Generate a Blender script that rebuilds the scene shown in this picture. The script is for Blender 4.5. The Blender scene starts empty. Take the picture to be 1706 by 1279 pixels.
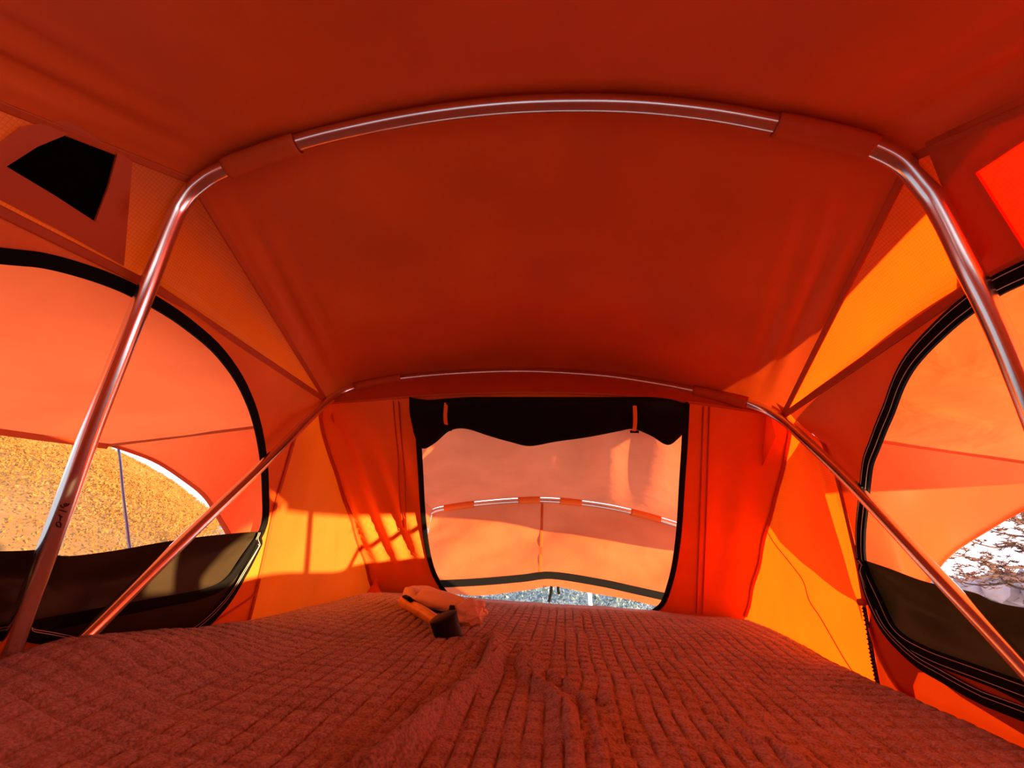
import bpy, bmesh, math, random
from mathutils import Vector as V, Matrix, geometry, noise
random.seed(7)
S = bpy.context.scene
COL = S.collection

# ------------------------------------------------------------------ camera, sky, sun, exposure
IMW, IMH, FPX = 1706.0, 1279.0, 733.0
YAW, PITCH, ROLL = (math.radians(a) for a in (7.48, 17.385, 2.687))
CAM = V((.079, -.62, .27))
FW = V((-math.sin(YAW)*math.cos(PITCH), math.cos(YAW)*math.cos(PITCH), math.sin(PITCH)))
RT = V((math.cos(YAW), math.sin(YAW), 0)); UP = RT.cross(FW)
RT, UP = math.cos(ROLL)*RT+math.sin(ROLL)*UP, -math.sin(ROLL)*RT+math.cos(ROLL)*UP
cd = bpy.data.cameras.new('camera'); cam = bpy.data.objects.new('camera', cd); COL.objects.link(cam)
cd.sensor_width = 36; cd.sensor_fit = 'HORIZONTAL'; cd.lens = FPX/IMW*36; cd.clip_start = .02; cd.clip_end = 2000
cam.matrix_world = Matrix((( RT.x, UP.x, -FW.x, CAM.x), (RT.y, UP.y, -FW.y, CAM.y), (RT.z, UP.z, -FW.z, CAM.z), (0, 0, 0, 1)))
S.camera = cam
S.view_settings.view_transform = 'Standard'; S.view_settings.look = 'None'
S.view_settings.gamma = 1; S.view_settings.use_curve_mapping = False
S.view_settings.exposure = -0.22

SUN = V((1, -.58, .078)).normalized()                    # towards the low sun, right and behind the camera
sl = bpy.data.lights.new('sun', 'SUN'); sl.energy = 32.0; sl.angle = math.radians(.6); sl.color = (1, .66, .32)
so = bpy.data.objects.new('sun', sl); COL.objects.link(so); so.rotation_euler = SUN.to_track_quat('Z', 'Y').to_euler()
wd = bpy.data.worlds.new('sky'); S.world = wd; wd.use_nodes = True
nt = wd.node_tree; nt.nodes.clear()
def N(t, typ, **kw):
    n = t.nodes.new(typ)
    for k, v in kw.items(): setattr(n, k, v)
    return n
tc = N(nt, 'ShaderNodeTexCoord'); sx = N(nt, 'ShaderNodeSeparateXYZ'); rp = N(nt, 'ShaderNodeValToRGB')
bg = N(nt, 'ShaderNodeBackground'); wo = N(nt, 'ShaderNodeOutputWorld')
nt.links.new(tc.outputs['Generated'], sx.inputs[0]); nt.links.new(sx.outputs['Z'], rp.inputs[0])
nt.links.new(rp.outputs[0], bg.inputs[0]); nt.links.new(bg.outputs[0], wo.inputs[0])
rp.color_ramp.elements[0].position = 0; rp.color_ramp.elements[0].color = (1.0, .90, .93, 1)
rp.color_ramp.elements[1].position = .8; rp.color_ramp.elements[1].color = (.62, .76, 1.0, 1)
bg.inputs[1].default_value = 2.6

# ------------------------------------------------------------------ helpers
def ray(px, py): return FW + RT*((px-IMW/2)/FPX) - UP*((py-IMH/2)/FPX)
def on_plane(px, py, p0, n):
    d = ray(px, py); return CAM + d*((V(p0)-CAM).dot(n)/d.dot(n))
def at_x(px, py, x): return on_plane(px, py, (x, 0, 0), V((1, 0, 0)))
def at_y(px, py, y): return on_plane(px, py, (0, y, 0), V((0, 1, 0)))
def at_z(px, py, z): return on_plane(px, py, (0, 0, z), V((0, 0, 1)))
def xw(s, y, z):                                          # the side walls lean in towards the top
    ay = min(abs(y), .7)
    tp = (.055 if s < 0 else .012)*max(0, min(1, (y-.7)/.5))
    return s*(.732 - tp - z*(.2-.13*ay/.6))
def on_side(px, py, s, inset=0):
    x = s*.66
    for _ in range(25):
        p = at_x(px, py, x); x = xw(s, p.y, p.z) - s*inset
    return p
def side3(s, y, z, inset=0): return V((xw(s, y, z)-s*inset, y, z))
YT, ZT = .633, .593
def end3(x, t, off=0):
    n = V((0, -ZT, YT-1.2)).normalized()                  # into the tent
    return V((x, 1.2+(YT-1.2)*t, ZT*t)) + n*off
def on_end(px, py):
    p = on_plane(px, py, (0, 1.2, 0), V((1, 0, 0)).cross(V((0, YT-1.2, ZT)))); return p
def on_bow(px, py, deg):
    a = math.radians(deg); return on_plane(px, py, (0, 0, -.02), V((1, 0, 0)).cross(V((0, math.cos(a), math.sin(a)))))

def link(o, parent=None):
    COL.objects.link(o)
    if parent is not None:
        o.parent = parent
        if parent.type == 'EMPTY' or True:
            o.matrix_parent_inverse = parent.matrix_basis.inverted()
    return o
def mesh(name, vs, fs, mat, parent=None, smooth=True, solid=0):
    me = bpy.data.meshes.new(name); me.from_pydata([tuple(v) for v in vs], [], fs); me.update()
    if smooth:
        for p in me.polygons: p.use_smooth = True
    me.materials.append(mat)
    o = link(bpy.data.objects.new(name, me), parent)
    if solid:
        m = o.modifiers.new('solid', 'SOLIDIFY'); m.thickness = solid; m.offset = 0
    return o
def empty(name, loc):
    o = bpy.data.objects.new(name, None); o.empty_display_size = .05; o.location = loc; COL.objects.link(o); return o
def tag(o, label=None, cat=None, group=None, kind=None):
    for k, v in (('label', label), ('category', cat), ('group', group), ('kind', kind)):
        if v: o[k] = v
    return o
def spline(pts, n=8, closed=False):
    pts = [V(p) for p in pts]; out = []
    m = len(pts); rng = range(m if closed else m-1)
    for i in rng:
        if closed: a, b, c, d = (pts[(i+k-1) % m] for k in range(4))
        else: a, b, c, d = pts[max(i-1, 0)], pts[i], pts[i+1], pts[min(i+2, m-1)]
        for k in range(n):
            t = k/n
            out.append(.5*((2*b)+(c-a)*t+(2*a-5*b+4*c-d)*t*t+(3*b-a-3*c+d)*t**3))
    if not closed: out.append(pts[-1])
    return out
def sweep(path, prof, nrm=None, closed=False, cap=True):
    """sweep a closed profile [(side, normal)] along a path; nrm gives the surface normal at each point"""
    vs, fs = [], []; m = len(path); k = len(prof(0) if callable(prof) else prof); up = None
    for i, p in enumerate(path):
        a = path[i-1] if (i or closed) else path[0]; b = path[(i+1) % m] if (i < m-1 or closed) else path[-1]
        t = (b-a).normalized()
        if nrm is not None: up = V(nrm[i] if isinstance(nrm, list) else nrm)
        elif up is None: up = V((0, 0, 1)) if abs(t.z) < .9 else V((1, 0, 0))
        up = (up - t*up.dot(t)).normalized(); sd = t.cross(up)
        for q in (prof(i/(m-1)) if callable(prof) else prof): vs.append(p+sd*q[0]+up*q[1])
    for i in range(m if closed else m-1):
        j = (i+1) % m
        for c in range(k): d = (c+1) % k; fs.append((i*k+c, i*k+d, j*k+d, j*k+c))
    if cap and not closed: fs.append(tuple(range(k))[::-1]); fs.append(tuple((m-1)*k+c for c in range(k)))
    return vs, fs
def circ(rx, ry=None, n=12, oy=0):
    ry = rx if ry is None else ry
    return [(rx*math.cos(2*math.pi*i/n), ry*math.sin(2*math.pi*i/n)+oy) for i in range(n)]
def tube(name, path, r, mat, parent=None, n=12, closed=False):
    vs, fs = sweep(path, circ(r, n=n) if not callable(r) else (lambda t: circ(r(t), n=n)), closed=closed); return mesh(name, vs, fs, mat, parent)
def tape(name, path, nrm, w, th, mat, parent=None, closed=False):
    h = th/2; prof = [(-w, -h), (w, -h), (w, h*.6), (w*.7, h), (-w*.7, h), (-w, h*.6)]
    vs, fs = sweep(path, prof, nrm, closed); return mesh(name, vs, fs, mat, parent, smooth=False)
def grid(nu, nv, fn):
    vs = [fn(i/nu, j/nv) for j in range(nv+1) for i in range(nu+1)]
    fs = [(j*(nu+1)+i, j*(nu+1)+i+1, (j+1)*(nu+1)+i+1, (j+1)*(nu+1)+i) for j in range(nv) for i in range(nu)]
    return vs, fs
def inside(p, poly):
    c = False; j = len(poly)-1
    for i in range(len(poly)):
        a, b = poly[i], poly[j]
        if (a[1] > p[1]) != (b[1] > p[1]) and p[0] < (b[0]-a[0])*(p[1]-a[1])/(b[1]-a[1])+a[0]: c = not c
        j = i
    return c
def resamp(poly, d):
    out = []
    for i in range(len(poly)):
        a, b = V(poly[i]).to_2d(), V(poly[(i+1) % len(poly)]).to_2d(); n = max(1, int((b-a).length/d))
        out += [a.lerp(b, k/n) for k in range(n)]
    return out
def panel(name, outer, holes, step, fn, mat, parent=None):
    """a cloth panel cut to an outline with holes, meshed finely, bent into place by fn(u, v)"""
    pts, eds = [], []
    for lp in [outer]+holes:
        r = resamp([tuple(p)[:2] for p in lp], step); s = len(pts); pts += r
        eds += [(s+i, s+(i+1) % len(r)) for i in range(len(r))]
    us = [p[0] for p in pts]; vv = [p[1] for p in pts]
    nu, nv = int((max(us)-min(us))/step), int((max(vv)-min(vv))/step)
    for i in range(1, nu):
        for j in range(1, nv):
            q = V((min(us)+i*step+(step/2 if j % 2 else 0), min(vv)+j*step))
            if inside(q, outer) and not any(inside(q, h) for h in holes): pts.append(q)
    r = geometry.delaunay_2d_cdt(pts, eds, [], 0, 1e-6)
    vs, fs = r[0], []
    for f in r[2]:
        c = sum((vs[i] for i in f), V((0, 0)))/len(f)
        if inside(c, outer) and not any(inside(c, h) for h in holes): fs.append(tuple(f))
    return mesh(name, [fn(v[0], v[1]) for v in vs], fs, mat, parent)
def nz(x, y, z, sc, seed=0): return noise.noise(V((x*sc+seed, y*sc-seed*.7, z*sc+seed*1.3)))

# ------------------------------------------------------------------ materials
def new_mat(name):
    m = bpy.data.materials.new(name); m.use_nodes = True; m.node_tree.nodes.clear(); return m, m.node_tree
def fabric(name, dif, tr, mix, ripstop=0, weave=900, crease=.25, gloss=.02, var=.12):
    m, t = new_mat(name); L = t.links.new
    d = N(t, 'ShaderNodeBsdfDiffuse'); x = N(t, 'ShaderNodeBsdfTranslucent'); mx = N(t, 'ShaderNodeMixShader'); o = N(t, 'ShaderNodeOutputMaterial')
    g = N(t, 'ShaderNodeBsdfGlossy'); g.inputs['Roughness'].default_value = .45; g.inputs['Color'].default_value = (1, .8, .7, 1)
    mg = N(t, 'ShaderNodeMixShader'); mg.inputs[0].default_value = gloss
    mx.inputs[0].default_value = mix; L(d.outputs[0], mx.inputs[1]); L(x.outputs[0], mx.inputs[2])
    L(mx.outputs[0], mg.inputs[1]); L(g.outputs[0], mg.inputs[2]); L(mg.outputs[0], o.inputs[0])
    tc = N(t, 'ShaderNodeTexCoord'); nzt = N(t, 'ShaderNodeTexNoise'); nzt.inputs['Scale'].default_value = 5; nzt.inputs['Detail'].default_value = 4
    L(tc.outputs['Object'], nzt.inputs['Vector'])
    mr = N(t, 'ShaderNodeMapRange'); mr.inputs[1].default_value = .3; mr.inputs[2].default_value = .7; mr.inputs[3].default_value = 1-var; mr.inputs[4].default_value = 1+var*.4
    L(nzt.outputs[0], mr.inputs[0]); fac = mr.outputs[0]
    bump = N(t, 'ShaderNodeBump'); bump.inputs['Strength'].default_value = crease; bump.inputs['Distance'].default_value = .02
    n2 = N(t, 'ShaderNodeTexNoise'); n2.inputs['Scale'].default_value = 7; n2.inputs['Detail'].default_value = 3; n2.inputs['Distortion'].default_value = .6
    L(tc.outputs['Object'], n2.inputs['Vector']); L(n2.outputs[0], bump.inputs['Height'])
    if ripstop:                                            # the ripstop squares woven into the thin cloth
        prev = None
        for ax in (1, 2):
            sp = N(t, 'ShaderNodeSeparateXYZ'); L(tc.outputs['Object'], sp.inputs[0])
            mu = N(t, 'ShaderNodeMath', operation='MULTIPLY'); mu.inputs[1].default_value = ripstop; L(sp.outputs[ax], mu.inputs[0])
            fr = N(t, 'ShaderNodeMath', operation='FRACT'); L(mu.outputs[0], fr.inputs[0])
            lt = N(t, 'ShaderNodeMath', operation='LESS_THAN'); lt.inputs[1].default_value = .22; L(fr.outputs[0], lt.inputs[0])
            if prev is None: prev = lt.outputs[0]
            else:
                mxx = N(t, 'ShaderNodeMath', operation='MAXIMUM'); L(prev, mxx.inputs[0]); L(lt.outputs[0], mxx.inputs[1]); prev = mxx.outputs[0]
        m2 = N(t, 'ShaderNodeMath', operation='MULTIPLY_ADD'); m2.inputs[1].default_value = -.16; m2.inputs[2].default_value = 1; L(prev, m2.inputs[0])
        m3 = N(t, 'ShaderNodeMath', operation='MULTIPLY'); L(m2.outputs[0], m3.inputs[0]); L(fac, m3.inputs[1]); fac = m3.outputs[0]
    for col, node in ((dif, d), (tr, x)):
        vm = N(t, 'ShaderNodeVectorMath', operation='SCALE'); vm.inputs[0].default_value = col; L(fac, vm.inputs['Scale'])
        L(vm.outputs[0], node.inputs['Color']); L(bump.outputs[0], node.inputs['Normal'])
    return m
def plain(name, col, rough=.6, metal=0, bump=0, bscale=60, var=.1, spec=.4, sheen=0):
    m, t = new_mat(name); L = t.links.new
    b = N(t, 'ShaderNodeBsdfPrincipled'); o = N(t, 'ShaderNodeOutputMaterial'); L(b.outputs[0], o.inputs[0])
    b.inputs['Roughness'].default_value = rough; b.inputs['Metallic'].default_value = metal; b.inputs['Specular IOR Level'].default_value = spec
    if sheen: b.inputs['Sheen Weight'].default_value = sheen
    tc = N(t, 'ShaderNodeTexCoord'); n = N(t, 'ShaderNodeTexNoise'); n.inputs['Scale'].default_value = bscale; n.inputs['Detail'].default_value = 4
    L(tc.outputs['Object'], n.inputs['Vector'])
    mr = N(t, 'ShaderNodeMapRange'); mr.inputs[1].default_value = .3; mr.inputs[2].default_value = .7; mr.inputs[3].default_value = 1-var; mr.inputs[4].default_value = 1+var
    L(n.outputs[0], mr.inputs[0])
    vm = N(t, 'ShaderNodeVectorMath', operation='SCALE'); vm.inputs[0].default_value = col; L(mr.outputs[0], vm.inputs['Scale']); L(vm.outputs[0], b.inputs['Base Color'])
    if bump:
        bp = N(t, 'ShaderNodeBump'); bp.inputs['Strength'].default_value = bump; bp.inputs['Distance'].default_value = .004
        L(n.outputs[0], bp.inputs['Height']); L(bp.outputs[0], b.inputs['Normal'])
    return m
M = {}
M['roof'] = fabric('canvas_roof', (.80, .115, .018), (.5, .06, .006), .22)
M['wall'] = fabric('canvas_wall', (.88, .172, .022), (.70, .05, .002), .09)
M['rip'] = fabric('ripstop_panel', (.90, .220, .034), (.70, .072, .002), .60, ripstop=210)
M['awn'] = fabric('awning_cloth', (.90, .155, .032), (.96, .125, .030), .80, crease=.35, gloss=.003)
M['porch'] = fabric('porch_cloth', (.60, .115, .032), (.60, .15, .065), .46, crease=.35, gloss=.003)
M['band'] = fabric('doubled_band', (.60, .085, .015), (.4, .04, .005), .12)
M['fly'] = fabric('rain_fly_cloth', (.50, .36, .25), (.1, .05, .02), .05)
M['black'] = fabric('black_cloth', (.006, .005, .005), (.01, .006, .004), .05, gloss=.006)
M['flap'] = fabric('black_flap_cloth', (.030, .020, .010), (.03, .018, .008), .06, gloss=.02, var=.3)
M['mesh'] = plain('black_mesh', (.003, .0025, .0025), .95, spec=.0)
M['tape'] = plain('black_binding', (.005, .0045, .0045), .8, bump=.2, bscale=400, spec=.08)
M['vent'] = fabric('red_vent_cloth', (.80, .06, .006), (.90, .007, .0005), .6, ripstop=210)
M['thread'] = plain('pale_thread', (.6, .52, .45), .7)
M['alu'] = plain('aluminium_tube', (.82, .80, .80), .2, metal=1, bscale=12, var=.06)
M['ink'] = plain('marker_ink', (.015, .008, .008), .5)
M['blue'] = plain('blue_rod', (.07, .08, .28), .35)
M['slab'] = plain('grey_platform', (.25, .24, .23), .6)

# ------------------------------------------------------------------ frame curves (poles bent into bows, hinged at the platform)
R_POLE = .0128
def bow_path(left, arch, right, deg):
    pts = [V((-.694, 0, -.02))]+[on_bow(x, y, deg) for x, y in left+arch+right]+[V((.694, 0, -.02))]
    return spline(pts, 7)
B1 = bow_path([(16, 1090), (108, 838), (163, 688), (240, 494), (285, 376), (304, 338)], [(331, 308), (378, 280), (496, 238), (610, 210), (719, 190), (830, 177), (940, 172), (1060, 174), (1180, 186), (1293, 206), (1400, 229), (1455, 246)],
              [(1503, 272), (1540, 312), (1567, 352), (1609, 438), (1706, 648)], 96.66)
B2 = bow_path([(120, 1082), (280, 925), (437, 775), (512, 700)], [(552, 664), (590, 646), (668, 631), (770, 622), (880, 619), (1000, 626), (1080, 637), (1155, 651), (1245, 671)],
              [(1297, 695), (1345, 736), (1426, 814), (1550, 946), (1696, 1102)], 45.97)
def nearest(path, p): return min(range(len(path)), key=lambda i: (path[i]-p).length)
A1, A2 = math.radians(96.66), math.radians(45.97)
def cut(path, a, b, ang, n, off):
    """n+1 points of the cloth lying over the pole between two pole points"""
    i, j = nearest(path, a), nearest(path, b); seg = path[i:j+1]
    ln = [0]
    for k in range(1, len(seg)): ln.append(ln[-1]+(seg[k]-seg[k-1]).length)
    out = []
    cen = V((0, 0, -.02))+V((0, math.cos(ang), math.sin(ang)))*.45
    for k in range(n+1):
        t = ln[-1]*k/n; q = 0
        while q < len(ln)-2 and ln[q+1] < t: q += 1
        p = seg[q].lerp(seg[q+1], (t-ln[q])/(ln[q+1]-ln[q])); out.append(p+(p-cen).normalized()*off)
    return out
S1L, S1R = on_bow(331, 308, 96.66), on_bow(1503, 272, 96.66)
S2L, S2R = on_bow(548, 668, 45.97), on_bow(1297, 695, 45.97)
NA = 48
ARC1 = cut(B1, S1L, S1R, A1, NA, R_POLE+.004); ARC2 = cut(B2, S2L, S2R, A2, NA, R_POLE+.004)
ARC3 = [V((p.x, -p.y, p.z)) for p in ARC2]

# ------------------------------------------------------------------ setting: platform, roof, walls
f = mesh('floor', *(lambda b: b)(([V((x, y, z)) for z in (-.11, -.045) for y in (-1.25, 1.25) for x in (-.76, .76)],
        [(0, 2, 3, 1), (4, 5, 7, 6), (0, 1, 5, 4), (2, 6, 7, 3), (0, 4, 6, 2), (1, 3, 7, 5)])), M['slab'], smooth=False)
tag(f, 'grey platform under the quilted blanket', kind='structure')

def roof_fn(a, b, sag, sd):
    def fn(u, v):
        i = min(int(u*NA), NA-1); k = u*NA-i
        p = a[i].lerp(a[i+1], k).lerp(b[i].lerp(b[i+1], k), v)
        w = math.sin(math.pi*v)
        e = min(u, 1-u)
        p.z -= sag*w*min(1, e*5); p.z += (.006*nz(p.x, p.y*.4, 0, 6, sd)+.010*nz(p.x, p.y, 0, 2, sd+4))*w*min(1, e*8)
        if e < .14: p += V((0, 0, 1))*(.010*w*math.sin(e*150+3*v))*(1-e/.14)*min(1, e*30)       # puckers beside the edge seams
        return p
    return fn
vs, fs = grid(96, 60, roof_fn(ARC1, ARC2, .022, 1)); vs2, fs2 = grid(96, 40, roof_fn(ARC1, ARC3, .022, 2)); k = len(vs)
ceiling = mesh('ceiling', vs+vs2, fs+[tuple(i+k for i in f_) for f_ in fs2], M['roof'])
tag(ceiling, 'dark orange canvas roof stretched between the curved poles', kind='structure')

D_PX = {-1: [(0, 428), (60, 435), (120, 450), (175, 468), (225, 490), (300, 535), (360, 590), (410, 660), (432, 730), (440, 800), (439, 872)],
        1: [(1706, 462), (1660, 484), (1620, 510), (1580, 545), (1540, 590), (1505, 640), (1480, 690), (1460, 740), (1447, 780), (1439, 850), (1437, 930)]}
SIDE = {-1: 'left', 1: 'right'}
WALLS = {}; DLOOP = {}; FN = {}
def seam(name, pts, nrm, parent, w=.006, mat=None):
    return tape(name, spline(pts, 6), nrm, w, .003, mat or M['band'], parent)
for s in (-1, 1):
    fr = [on_side(x, y, s) for x, y in D_PX[s]]
    fr = [(p.y, p.z) for p in fr]
    ax = -.08
    ym = 2*ax-fr[0][0]; ii = max(i for i in range(len(fr)-1) if fr[i][0] <= ym); q_ = (ym-fr[ii][0])/(fr[ii+1][0]-fr[ii][0]); dz = fr[ii][1]+(fr[ii+1][1]-fr[ii][1])*q_-fr[0][1]
    rear = [(2*ax-p[0], p[1]-dz-(.30*max(0, min(.15, p[0]-ym)) if s < 0 else 0)) for p in reversed(fr) if 2*ax-p[0] < fr[0][0]-.05]
    low = [(.468, .15), (.43, .105), (.36, .088), (.2, .088)] if s < 0 else [(.452, .15), (.43, .10), (.36, .08), (.2, .078)]
    loop = rear + fr + low + [(2*ax-p[0], p[1]) for p in reversed(low)]
    loop = [tuple(p)[:2] for p in spline([V((p[0], p[1], 0)) for p in loop], 5, closed=True)]
    DLOOP[s] = loop
    B = S2L if s < 0 else S2R
    q1 = on_side(*((262, 480) if s < 0 else (1614, 478)), s)
    s2 = (ARC2[0] if s < 0 else ARC2[-1])
    outer = [(-1.2, -.1), (1.2, -.1), (1.2, 0), (YT, ZT), (s2.y, s2.z), (.3, (s2.z+q1.z)/2-.004), (q1.y, q1.z), (-.4, (s2.z+q1.z)/2), (-s2.y, s2.z), (-YT, ZT), (-1.2, 0)]
    dd = {}
    def fn(y, z, s=s, s2=s2, q1=q1):
        base = side3(s, y, z); ay = abs(y)
        c = max(0, min(1, (ay-abs(q1.y))/(s2.y-abs(q1.y)))); zt = q1.z+(s2.z-q1.z)*c; xt = q1.x+(s2.x-q1.x)*c
        if ay > s2.y: zt = s2.z; xt = s2.x+(base.x-s2.x)*min(1, (ay-s2.y)/.05)
        k = max(0, min(1, 1-(zt-z)/.10)); k = k*k*(3-2*k)
        base.x += (xt-base.x)*k
        wv = .004*nz(y, z, s, 7)+.003*math.sin(y*60+z*14)*max(0, (y-.55))*1.6
        base.x += (s*abs(wv) if abs(y) < .6 else s*wv)*(1-k)
        return base
    # thin ripstop corner panel between the arched wall and the end wall, and its seam
    sm = [on_side(x, y, s, .004) for x, y in ([(520, 668), (497, 714), (477, 780), (459, 844), (440, 930), (424, 1000), (415, 1034)] if s < 0 else
                                      [(1340, 668), (1380, 760), (1395, 800), (1412, 870), (1428, 940), (1440, 1010), (1462, 1140)])]
    fe = [(p.y, p.z) for p in sm]
    outer = [(-1.2, -.1), (fe[-1][0], -.1)]+fe[::-1]+outer[4:]
    FN[s] = fn
    w = panel('wall_'+SIDE[s], outer, [loop], .025, fn, M['wall'])
    tag(w, 'orange canvas side wall with large arched window opening, %s side of tent' % SIDE[s], kind='structure'); WALLS[s] = w
    seam('seam', sm, V((-s, 0, 0)), w, .005)
    co = fe + [(fe[-1][0], -.1), (1.288, -.095), (1.2, 0)]+[(1.2+(YT-1.2)*k*.02, ZT*k*.02) for k in range(1, 50)]+[(YT, ZT), (s2.y, s2.z)]
    panel('corner_panel', co, [], .03, lambda y, z, s=s, fn=fn: fn(y, z), M['rip'], w)
    # upper triangles of ripstop between roof edge and wall
    leg = B1[:nearest(B1, S1L)+1] if s < 0 else B1[nearest(B1, S1R):][::-1]
    ki = nearest(leg, V((q1.x, q1.y, q1.z)))
    legs = [p+V((s*(R_POLE+.003), 0, .004)) for p in leg[ki:]]
    legs[0] = q1.copy(); legs[-1] = (ARC1[0] if s < 0 else ARC1[-1]).copy()
    for sg in (1, -1):
        ap = V((s2.x, sg*s2.y, s2.z)); 
        def tri(u, v, ap=ap, legs=legs, sg=sg):
            t = u*(len(legs)-1); i = min(int(t), len(legs)-2)
            p = legs[i].lerp(legs[i+1], t-i).lerp(ap, v)
            return p+V((s*.004*nz(p.x, p.y, p.z, 9)*math.sin(math.pi*v)*math.sin(math.pi*u), 0, 0))
        vs, fs = grid(16, 40, tri)
        if sg > 0:
            mesh('upper_panel', vs, fs, M['rip'], w); TRI = tri
            globals()['TRI_%s' % SIDE[s]] = tri
        else:
            globals()['TRIR_%s' % SIDE[s]] = tri
            # rear panel carries a vent cut-out: keep the cells outside the vent
            e0 = ap-legs[0]
            n_ = (legs[-1]-legs[0]).cross(ap-legs[0]).normalized()
            if n_.x*s > 0: n_ = -n_
            vpx = [(8, 276), (60, 243), (124, 217), (193, 254), (178, 310), (156, 368), (90, 325)] if s < 0 else [(1630, 286), (1706, 236), (1790, 186), (1800, 300), (1780, 380), (1740, 460), (1706, 405)]
            opx = [(-40, 262), (30, 210), (110, 198), (218, 268), (204, 442), (100, 385), (-40, 312)] if s < 0 else [(1545, 236), (1706, 130), (1820, 60), (1860, 300), (1790, 420), (1708, 425), (1642, 462), (1590, 350)]
            p0 = legs[0]; ex = (ap-p0).normalized(); ey = n_.cross(ex)
            def to2(px, py): p = on_plane(px, py, p0, n_)-p0; return (p.dot(ex), p.dot(ey))
            vent = [to2(*p) for p in vpx]; bord = [to2(*p) for p in opx]
            tri2 = [((q-p0).dot(ex)-.016, (q-p0).dot(ey)) for q in legs]+[((ap-p0).dot(ex), 0)]
            f3 = lambda a, b, p0=p0, ex=ex, ey=ey, n_=n_, o=0: p0+ex*a+ey*b+n_*o
            panel('upper_panel', tri2, [vent], .03, f3, M['rip'], w)
            panel('vent_border', bord, [vent], .03, lambda a, b: f3(a, b, o=.004), M['band'], w)
            vc = (sum(a for a, b in vent)/len(vent), sum(b for a, b in vent)/len(vent)); vbig = [(vc[0]+(a-vc[0])*1.12, vc[1]+(b-vc[1])*1.12) for a, b in vent]
            panel('vent_mesh' if s < 0 else 'vent_panel', vbig, [], .03, lambda a, b: f3(a, b, o=-.003), M['mesh'] if s < 0 else M['vent'], w)
    # seam tapes: roof edge and wall top, front and rear
    for sg in (1, -1):
        ap = V((s2.x, sg*s2.y, s2.z)); nn = V((-s, 0, -.9)).normalized()
        a = (ARC1[0] if s < 0 else ARC1[-1])
        seam('seam', [a.lerp(ap, t)+nn*.003 for t in (0, .25, .5, .75, 1)], nn, w, .0055)
        seam('seam', [q1.lerp(ap, t)+nn*.004 for t in (0, .25, .5, .75, 1)], V((-s, 0, -.3)), w, .007)

# end wall with the low window, and the header band below the far pole
WIN = [(692, 666), (697, 720), (701, 780), (705, 850), (712, 910), (722, 950), (738, 980), (752, 1000), (900, 1040), (1085, 1035), (1104, 1003), (1116, 970), (1124, 935), (1131, 880), (1136, 800), (1140, 740), (1143, 672)]
HEAD = [(560, 672), (640, 664), (690, 660), (800, 655), (940, 654), (1060, 660), (1145, 669), (1210, 678), (1289, 694)]
def e2(px, py): p = on_end(px, py); return (p.x, (1.2-p.y)/(1.2-YT))
head = [e2(*p) for p in HEAD]
def edge_x(s, t): q = end3(0, t); return FN[s](q.y, q.z).x
head[0] = (edge_x(-1, head[0][1]), head[0][1]); head[-1] = (edge_x(1, head[-1][1]), head[-1][1])
win = [e2(*p) for p in WIN]
win = [(p[0], max(p[1], -.055)) for p in win]
def end_fn(x, t):
    k = math.sin(math.pi*max(0, min(1, t)))
    fold = 0
    if x < -.40: fold = .012*math.sin((x+.25*t*.3)*70+2*t)*k*min(1, (-.40-x)*12)*min(1, (x-edge_x(-1, t))*20)
    if x > .44: fold = .005*math.sin(x*60+4*t)*k*min(1, (x-.44)*12)*min(1, (edge_x(1, t)-x)*20)
    return end3(x, t, fold)
outer = [(edge_x(-1, t), t) for t in [-.16]+[k*.02 for k in range(49)]]+head+[(edge_x(1, t), t) for t in [k*.02 for k in range(48, -1, -1)]+[-.16]]
wf = panel('wall_front', outer, [win], .02, lambda x, t: end_fn(x, t), M['wall'])
tag(wf, 'orange canvas end wall sloping around the low black-edged window', kind='structure')
hd3 = [end3(*h) for h in head]
hs = spline(hd3, 6)
def header(u, v):
    t = u*(len(hs)-1); i = min(int(t), len(hs)-2); a = hs[i].lerp(hs[i+1], t-i)
    j = u*NA; q = min(int(j), NA-1); b = ARC2[q].lerp(ARC2[q+1], j-q); return a.lerp(b, v)
mesh('header_band', *grid(60, 6, header), M['band'], wf)
nE = V((0, -ZT, YT-1.2)).normalized()
seam('seam', [p+nE*.002 for p in hd3], nE, wf, .004)
for s in (-1, 1): seam('seam', [V((edge_x(s, t), 0, 0))+end3(0, t, .004)-V((s*.004, 0, 0)) for t in [-.02]+[k*.05 for k in range(1, 21)]], nE, wf, .006)
for a, b in (((655, 668), (672, 880)), ((664, 668), (680, 880)), ((1172, 676), (1160, 1020)), ((1182, 677), (1170, 1022))):
    pa, pb = e2(*a), e2(*b)
    seam('seam', [end_fn(pa[0]+(pb[0]-pa[0])*t, pa[1]+(pb[1]-pa[1])*t)+nE*.002 for t in (0, .2, .4, .6, .8, 1)], nE, wf, .0016)
# rear end wall behind the camera
ob = [(edge_x(1, t)*1.0, t) for t in (-.05, 0, .5, 1)]
wb = panel('wall_back', [(-a, t) for a, t in ob]+[(p.x, 1.0+.0) for p in ARC3[4:-4:4]]+[(a, t) for a, t in reversed(ob)], [], .05,
           lambda x, t: V((x, -end3(x, t).y, end3(x, t).z)), M['band'])
tag(wb, 'orange canvas wall closing the near end of the tent', kind='structure')

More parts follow.
